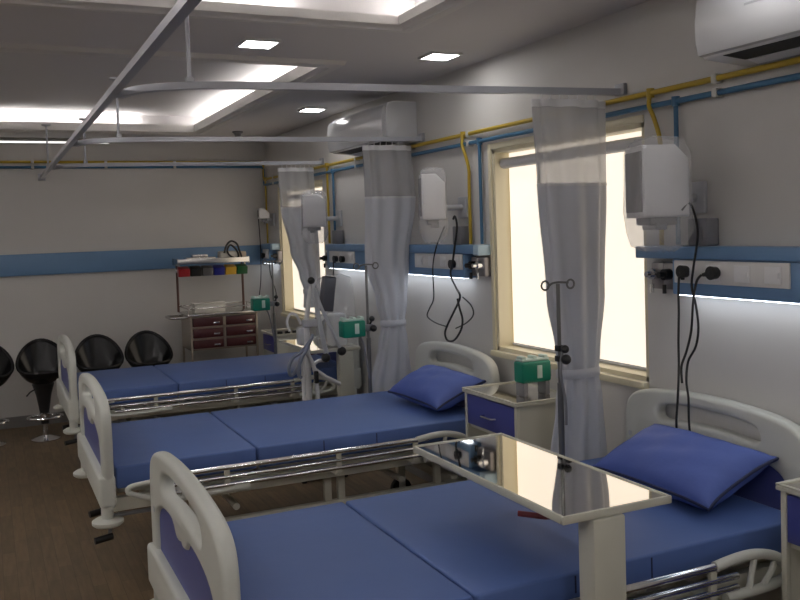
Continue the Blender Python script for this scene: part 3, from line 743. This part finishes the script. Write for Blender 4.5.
bm=B(); box(bm,2.283,2.310,3.4275,3.431,.885,.945,bev=.001); obj('label_plate',bm,label_m,t)
bm=B(); box(bm,2.208,2.358,3.44,3.50,.965,.975,bev=.003)
for q in (2.223,2.283,2.343): box(bm,q-.011,q+.011,3.445,3.495,.970,.988,bev=.004)
obj('top_rail',bm,label_m,t)
for q in (2.223,2.343):
    bm=B(); box(bm,q-.012,q+.012,3.435,3.505,.8035,.866,bev=.004); obj('foot',bm,grey_m,t)
bm=B(); box(bm,2.362,2.376,3.45,3.49,.88,.94,bev=.004); obj('side_clamp',bm,grey_m,t)
for q,(kz,kr,dx) in enumerate(((1.05,.021,.004),(1.092,.017,0))):
    t=bpy.data.objects['iv_pole']; bm=B(); ball(bm,(2.09+dx,2.975-.038,kz),kr); cyl(bm,(2.09,2.975,kz),(2.09,2.975-.03,kz),.010,10); box(bm,2.075,2.105,2.96,2.99,kz-.012,kz+.012,bev=.003); obj('clamp_knob',bm,black_m,t)
bm=B(); tube(bm,[(2.09,2.955,1.08),(2.075,2.95,1.0),(2.095,2.95,.88),(2.10,2.955,.78)],.006,8,5); obj('tube_line',bm,grey_m,t)
pump(1.94,4.845,1.02,2.05,4.875,'green pump clamped to the pole by the middle curtain')
pump(1.965,6.855,1.035,2.08,6.885,'green pump clamped to the pole beside the crash cart')

# ------------------------------------------------------------------ ventilator between the second and third beds
t=thing('ventilator',(1.90,5.45,0),'ventilator on a white stand with jointed arm and grey screen beyond the second bed','ventilator')
bm=B(); 
tube(bm,[(1.81,5.40,.08),(1.81,5.40,.78),(1.825,5.40,.815),(1.85,5.40,.80),(1.905,5.42,.62),(1.91,5.42,.08)],.014,12,5)
tube(bm,[(1.86,5.46,.10),(1.86,5.46,1.0)],.022,14); tube(bm,[(1.86,5.46,1.0),(1.885,5.46,1.15),(1.91,5.46,1.24)],.016,12)
tube(bm,[(1.90,5.42,.70),(1.98,5.44,.64),(2.08,5.46,.585)],.014,10); tube(bm,[(1.87,5.45,.72),(1.93,5.44,.755),(2.0,5.45,.75)],.012,10)
obj('stand',bm,white_m,t)
bm=B(); box(bm,1.74,2.06,5.30,5.34,.05,.09,bev=.006); box(bm,1.74,2.06,5.54,5.58,.05,.09,bev=.006); box(bm,1.84,1.93,5.30,5.58,.05,.10,bev=.006); obj('base',bm,white_m,t)
for xx in (1.76,2.04):
    for yy in (5.32,5.56):
        bm=B(); cyl(bm,(xx-.012,yy,.026),(xx+.012,yy,.026),.026,16); obj('castor_wheel',bm,rubber_m,t)
bm=B(); box(bm,1.81,1.885,5.45,5.53,.86,.98,bev=.015,seg=3); box(bm,1.83,1.93,5.42,5.47,.98,1.03,bev=.01); obj('body',bm,lgrey_m,t)
bm=B(); box(bm,-.052,.052,-.02,.02,-.115,.115,bev=.010,seg=3)
bmesh.ops.transform(bm,matrix=Matrix.Translation((2.02,5.47,1.185))@Matrix.Rotation(.14,4,'Y')@Matrix.Rotation(.35,4,'Z'),verts=bm.verts[:]); obj('screen',bm,screen_m,t)
bm=B(); tube(bm,[(2.02,5.49,1.10),(1.98,5.47,1.03),(1.92,5.46,1.0)],.014,10,4); obj('screen_bracket',bm,white_m,t)
J=[(1.90,5.44,1.28),(1.97,5.41,.775),(2.09,5.43,.805)]
bm=B(); tube(bm,[J[0],(1.925,5.42,1.06),J[1]],.010,10,4); tube(bm,[(1.925,5.44,1.22),(1.95,5.43,1.0),(1.985,5.42,.80)],.010,10,4); tube(bm,[(1.92,5.44,1.23),(1.96,5.43,1.10),(2.02,5.43,.96),J[2]],.011,10,4); obj('arm',bm,lgrey_m,t)
for j,r in zip(J,(.024,.030,.030)):
    bm=B(); ball(bm,j,r); obj('joint',bm,black_m,t)
bm=B(); box(bm,1.875,1.90,5.36,5.39,.62,.70,bev=.006); obj('clamp_grip',bm,black_m,t)
bm=B()
tube(bm,[(1.88,5.40,.93),(1.85,5.36,.90),(1.79,5.35,.84),(1.73,5.36,.80),(1.705,5.37,.74),(1.72,5.38,.69),(1.76,5.38,.72),(1.80,5.38,.80)],.012,10,6)
tube(bm,[(1.86,5.38,.90),(1.81,5.34,.84),(1.77,5.34,.78),(1.76,5.35,.70),(1.78,5.36,.67)],.012,10,6); obj('breathing_tube',bm,tube_m,t)
bm=B(); tube(bm,[(1.83,5.48,1.0),(1.80,5.47,1.06),(1.76,5.47,1.07),(1.735,5.47,1.02),(1.75,5.47,.96)],.009,8,6); obj('white_hose',bm,white_m,t)

# machine draped in plastic standing on the far overbed table
t=thing('wrapped_machine',(2.20,5.80,.795),'white machine draped in translucent plastic on the cream overbed table','machine')
bm=B(); box(bm,2.14,2.26,5.74,5.86,.795,1.02,bev=.02,seg=3); obj('case',bm,white_m,t)
bm=B(); rings=[]; rnd=random.Random(5)
for z,w,d in ((1.29,.05,.03),(1.27,.105,.075),(1.2,.118,.10),(1.05,.122,.105),(.92,.125,.11),(.797,.122,.108)):
    ring=[]
    for k in range(32):
        th=2*PI*k/32; c,s=math.cos(th),math.sin(th); m=max(abs(c),abs(s))**.8
        ring.append(bm.verts.new((2.195+w*c/m*(1+.04*math.sin(7*th+9*z)),5.80+d*s/m*(1+.05*math.sin(6*th+7*z)),z+(rnd.uniform(-.006,.006) if z>.8 else 0))))
    rings.append(ring)
for a,b in zip(rings,rings[1:]):
    for k in range(32): bm.faces.new((a[k],a[(k+1)%32],b[(k+1)%32],b[k]))
bm.faces.new(rings[0][::-1]); obj('plastic_cover',bm,film_m,t,60)

# ------------------------------------------------------------------ crash cart
x0,x1,y0,y1=1.565,2.16,7.66,8.05
t=thing('crash_cart',((x0+x1)/2,(y0+y1)/2,0),'steel crash cart with dark red drawers and an upper shelf against the back wall','cart')
bm=B(); fr=.018
for xx in (x0,x1-fr):
    for yy in (y0,y1-fr): box(bm,xx,xx+fr,yy,yy+fr,.11,.90,bev=.003)
box(bm,x0,x1,y0+fr,y1,.60,.615); box(bm,x0+fr,x1-fr,y1-.012,y1,.60,.90); box(bm,x0,x0+.012,y0+fr,y1-fr,.60,.90); box(bm,x1-.012,x1,y0+fr,y1-fr,.60,.90)
xm=(x0+x1)/2; box(bm,xm-.012,xm+.012,y0,y0+.03,.60,.895,bev=.003)
for zz in (.60,.692,.79,.885): box(bm,x0+fr,x1-fr,y0,y0+.02,zz,zz+.012)
box(bm,x0,x1,y0,y1,.16,.178,bev=.003)
obj('body',bm,cart_m,t)
for a,b in ((x0+fr+.004,xm-.014),(xm+.014,x1-fr-.004)):
    for z0,z1 in ((.615,.688),(.708,.786),(.806,.881)):
        bm=B(); box(bm,a,b,y0-.006,y0+.30,z0,z1,bev=.004); d=obj('drawer',bm,red_drawer_m,t)
        bm=B(); box(bm,b-.085,b-.03,y0-.014,y0-.006,(z0+z1)/2-.018,(z0+z1)/2-.002,bev=.003); obj('handle',bm,chrome_m,d)
bm=B(); box(bm,x0-.02,x1+.02,y0-.02,y1+.02,.901,.916,bev=.004)
for yy in (y0-.015,y1+.015): tube(bm,[(x0-.015,yy,.965),(x1+.015,yy,.965)],.005,8)
for xx in (x0-.015,x1+.015):
    tube(bm,[(xx,y0-.015,.965),(xx,y1+.015,.965)],.005,8)
    for yy in (y0-.015,y1+.015): cyl(bm,(xx,yy,.915),(xx,yy,.968),.005,8)
obj('top_tray',bm,steel_m,t)
for xx in (x0-.045,x1-.045):
    bm=B(); cyl(bm,(xx+.02,y1-.03,.916),(xx+.02,y1-.03,1.37),.011,12); obj('post',bm,brown_m,t)
bm=B(); zs=1.345
box(bm,x0-.05,x1-.01,y1-.22,y1+.02,zs,zs+.012,bev=.003); box(bm,x0-.05,x1-.01,y1-.225,y1-.215,zs,zs+.045,bev=.003); box(bm,x0-.055,x0-.045,y1-.22,y1+.02,zs-.01,zs+.05,bev=.003); box(bm,x1-.015,x1-.005,y1-.22,y1+.02,zs-.01,zs+.05,bev=.003)
obj('upper_shelf',bm,steel_m,t)
bm=B(); box(bm,x0-.05,x1-.0,y1-.12,y1-.105,1.27,1.305,bev=.003); 
for xx in (x0-.03,x1-.03): box(bm,xx,xx+.015,y1-.12,y1-.02,1.27,1.345)
obj('bin_rail',bm,steel_m,t)
bm=B(); tube(bm,[(x0,y0+.08,.885),(x0-.13,y0+.08,.885),(x0-.15,y0+.10,.885),(x0-.15,y1-.10,.885),(x0-.13,y1-.08,.885),(x0,y1-.08,.885)],.011,10); obj('push_handle',bm,steel_m,t)
for xx in (x0+.02,x1-.02):
    for yy in (y0+.02,y1-.02):
        bm=B(); cyl(bm,(xx-.014,yy,.045),(xx+.014,yy,.045),.045,18); box(bm,xx-.018,xx+.018,yy-.012,yy+.012,.05,.11); obj('castor_wheel',bm,rubber_m,t)
names=['red','black','grey','blue','yellow','green']
for k in range(6):
    a=x0-.04+k*.104; b=a+.096
    bm=B(); yF=y1-.21; yR=y1-.121
    poly=[(yR,1.235),(yF+.02,1.235),(yF,1.30),(yR,1.325)]
    prism(bm,poly,lambda u,v,q:(q,u,v),a,b,.004,2); box(bm,a+.006,b-.006,yF+.008,yF+.018,1.287,1.302); 
    solo('storage_bin',bm,bins_m[k],names[k]+' storage bin hanging under the upper shelf of the crash cart','bin',((a+b)/2,yR,1.235),'coloured bins on the crash cart')
bm=B(); box(bm,1.63,1.90,7.76,7.90,.9165,.985,bev=.006); box(bm,1.625,1.905,7.755,7.905,.985,1.0,bev=.004)
solo('white_case',bm,pink_m,'long white case lying on the lower tray of the crash cart','case',(1.76,7.83,.9165))
bm=B(); box(bm,1.90,2.06,7.86,7.98,1.3575,1.445,bev=.012); box(bm,1.95,2.0,7.855,7.861,1.38,1.42)
solo('beige_device',bm,pink_m,'pale device on the upper shelf of the crash cart','device',(1.98,7.92,1.3575))
bm=B(); box(bm,2.075,2.145,7.88,7.97,1.3575,1.44,bev=.014)
solo('round_pack',bm,beige_m,'small beige pack at the right end of the crash cart shelf','pack',(2.11,7.92,1.3575))
bm=B(); tube(bm,[(1.93,7.84,1.43),(1.955,7.84,1.50),(2.0,7.85,1.535),(2.05,7.85,1.51),(2.07,7.845,1.45),(2.085,7.835,1.39),(2.07,7.84,1.366),(1.99,7.845,1.40),(1.96,7.845,1.45),(1.99,7.85,1.50),(2.04,7.85,1.46),(2.06,7.845,1.40),(2.03,7.845,1.366)],.009,8,6)
solo('coiled_cable',bm,black_m,'black coiled cable on the upper shelf of the crash cart','cable',(2.0,7.85,1.3575))
bm=B(); box(bm,1.60,1.86,7.87,8.02,1.3575,1.40,bev=.01); box(bm,1.66,1.80,7.90,7.99,1.40,1.425,bev=.01)
solo('steel_tray',bm,steel_m,'shallow steel tray on the left of the crash cart shelf','tray',(1.73,7.95,1.3575))

# ------------------------------------------------------------------ bar stools
def stool(x,y,rz,label):
    t=thing('bar_stool',(x,y,0),label,'stool','black bucket bar stools')
    bm=B(); NU,NT=40,12; A,Bd=.162,.15
    def sp(th,r,e):
        back=.5+.5*math.sin(th)      # 1 at the back (+y), 0 at the front
        h=.085+.235*back**1.9
        z=.475+h*r**3.4
        fl=1+.10*r*r
        return Vector((x+(A+e*.010)*r*math.cos(th)*fl, y+(Bd+e*.010)*r*math.sin(th)*(fl if math.sin(th)<0 else 1.0), z-e*.0))
    inn=[[sp(2*PI*k/NU,(i+1)/NT,0) for k in range(NU)] for i in range(NT)]
    outp=[[sp(2*PI*k/NU,(i+1)/NT,1)+Vector((0,0,-.022)) for k in range(NU)] for i in range(NT)]
    vi=[[bm.verts.new(p) for p in r] for r in inn]; vo=[[bm.verts.new(p) for p in r] for r in outp]
    ci=bm.verts.new((x,y,.475)); co=bm.verts.new((x,y,.452))
    for k in range(NU):
        q=(k+1)%NU
        bm.faces.new((ci,vi[0][k],vi[0][q])); bm.faces.new((co,vo[0][q],vo[0][k]))
        for i in range(NT-1):
            bm.faces.new((vi[i][k],vi[i+1][k],vi[i+1][q],vi[i][q])); bm.faces.new((vo[i][k],vo[i][q],vo[i+1][q],vo[i+1][k]))
        bm.faces.new((vi[-1][k],vo[-1][k],vo[-1][q],vi[-1][q]))
    obj('seat',bm,stool_m,t,70)
    bm=B(); rim=[(sp(2*PI*k/NU,1,.5)+Vector((0,0,-.008))) for k in range(NU)]; tube(bm,rim,.014,10,closed=True); obj('seat_rim',bm,stool_m,t,70)
    bm=B(); lathe(bm,[(.075,.462),(.085,.45),(.075,.42),(.058,.36),(.045,.28),(.036,.22),(.033,.15),(.03,.13)],(x,y,0)); obj('pedestal',bm,black_m,t)
    bm=B(); lathe(bm,[(.019,.14),(.019,.035),(.05,.028),(.09,.014),(.11,.008),(.11,0),(0,0)],(x,y,0),36); obj('base',bm,chrome_m,t)
    bm=B(); pts=[(x+.13*math.cos(a),y-.07+.10*math.sin(a),.195) for a in [2*PI*k/24 for k in range(24)]]; tube(bm,pts,.010,8,closed=True); cyl(bm,(x,y,.195),(x,y-.165,.195),.009,8); cyl(bm,(x,y,.17),(x,y,.22),.040,16); obj('foot_ring',bm,chrome_m,t)
    bm=B(); tube(bm,[(x-.03,y-.02,.43),(x-.10,y-.05,.40),(x-.13,y-.06,.37)],.006,8); obj('lift_lever',bm,black_m,t)
SG=['black bucket bar stool cut off at the left edge of the photo','black bucket bar stool whose pedestal shows left of the far bed footboard','black bucket bar stool just behind the far bed footboard','rightmost black bucket bar stool, beside the crash cart']
for x,l in zip((-.035,.365,.80,1.20),SG): stool(x,7.62,0,l)

# ------------------------------------------------------------------ camera and world
f=886.32
R=Matrix(((.90511242,.05001937,.42221981),(-.42387364,.0285987,.90526971),(-.03320608,.99833871,-.04708693)))
cam=bpy.data.cameras.new('camera'); co=bpy.data.objects.new('camera',cam); COL.objects.link(co)
M=Matrix.Identity(4)
for i in range(3):
    M[i][0]=R[i][0]; M[i][1]=R[i][1]; M[i][2]=-R[i][2]
M[0][3],M[1][3],M[2][3]=0,0,1.6
co.matrix_world=M
cam.sensor_width=36; cam.lens=f/800*36; cam.shift_y=-30/800; cam.clip_start=.02
scene.camera=co
w=bpy.data.worlds.new('world'); scene.world=w; w.use_nodes=True
w.node_tree.nodes['Background'].inputs[0].default_value=(.8,.9,1,1); w.node_tree.nodes['Background'].inputs[1].default_value=.3
vs=scene.view_settings; vs.view_transform='Standard'; vs.look='None'; vs.exposure=.16; vs.gamma=1; vs.use_curve_mapping=False
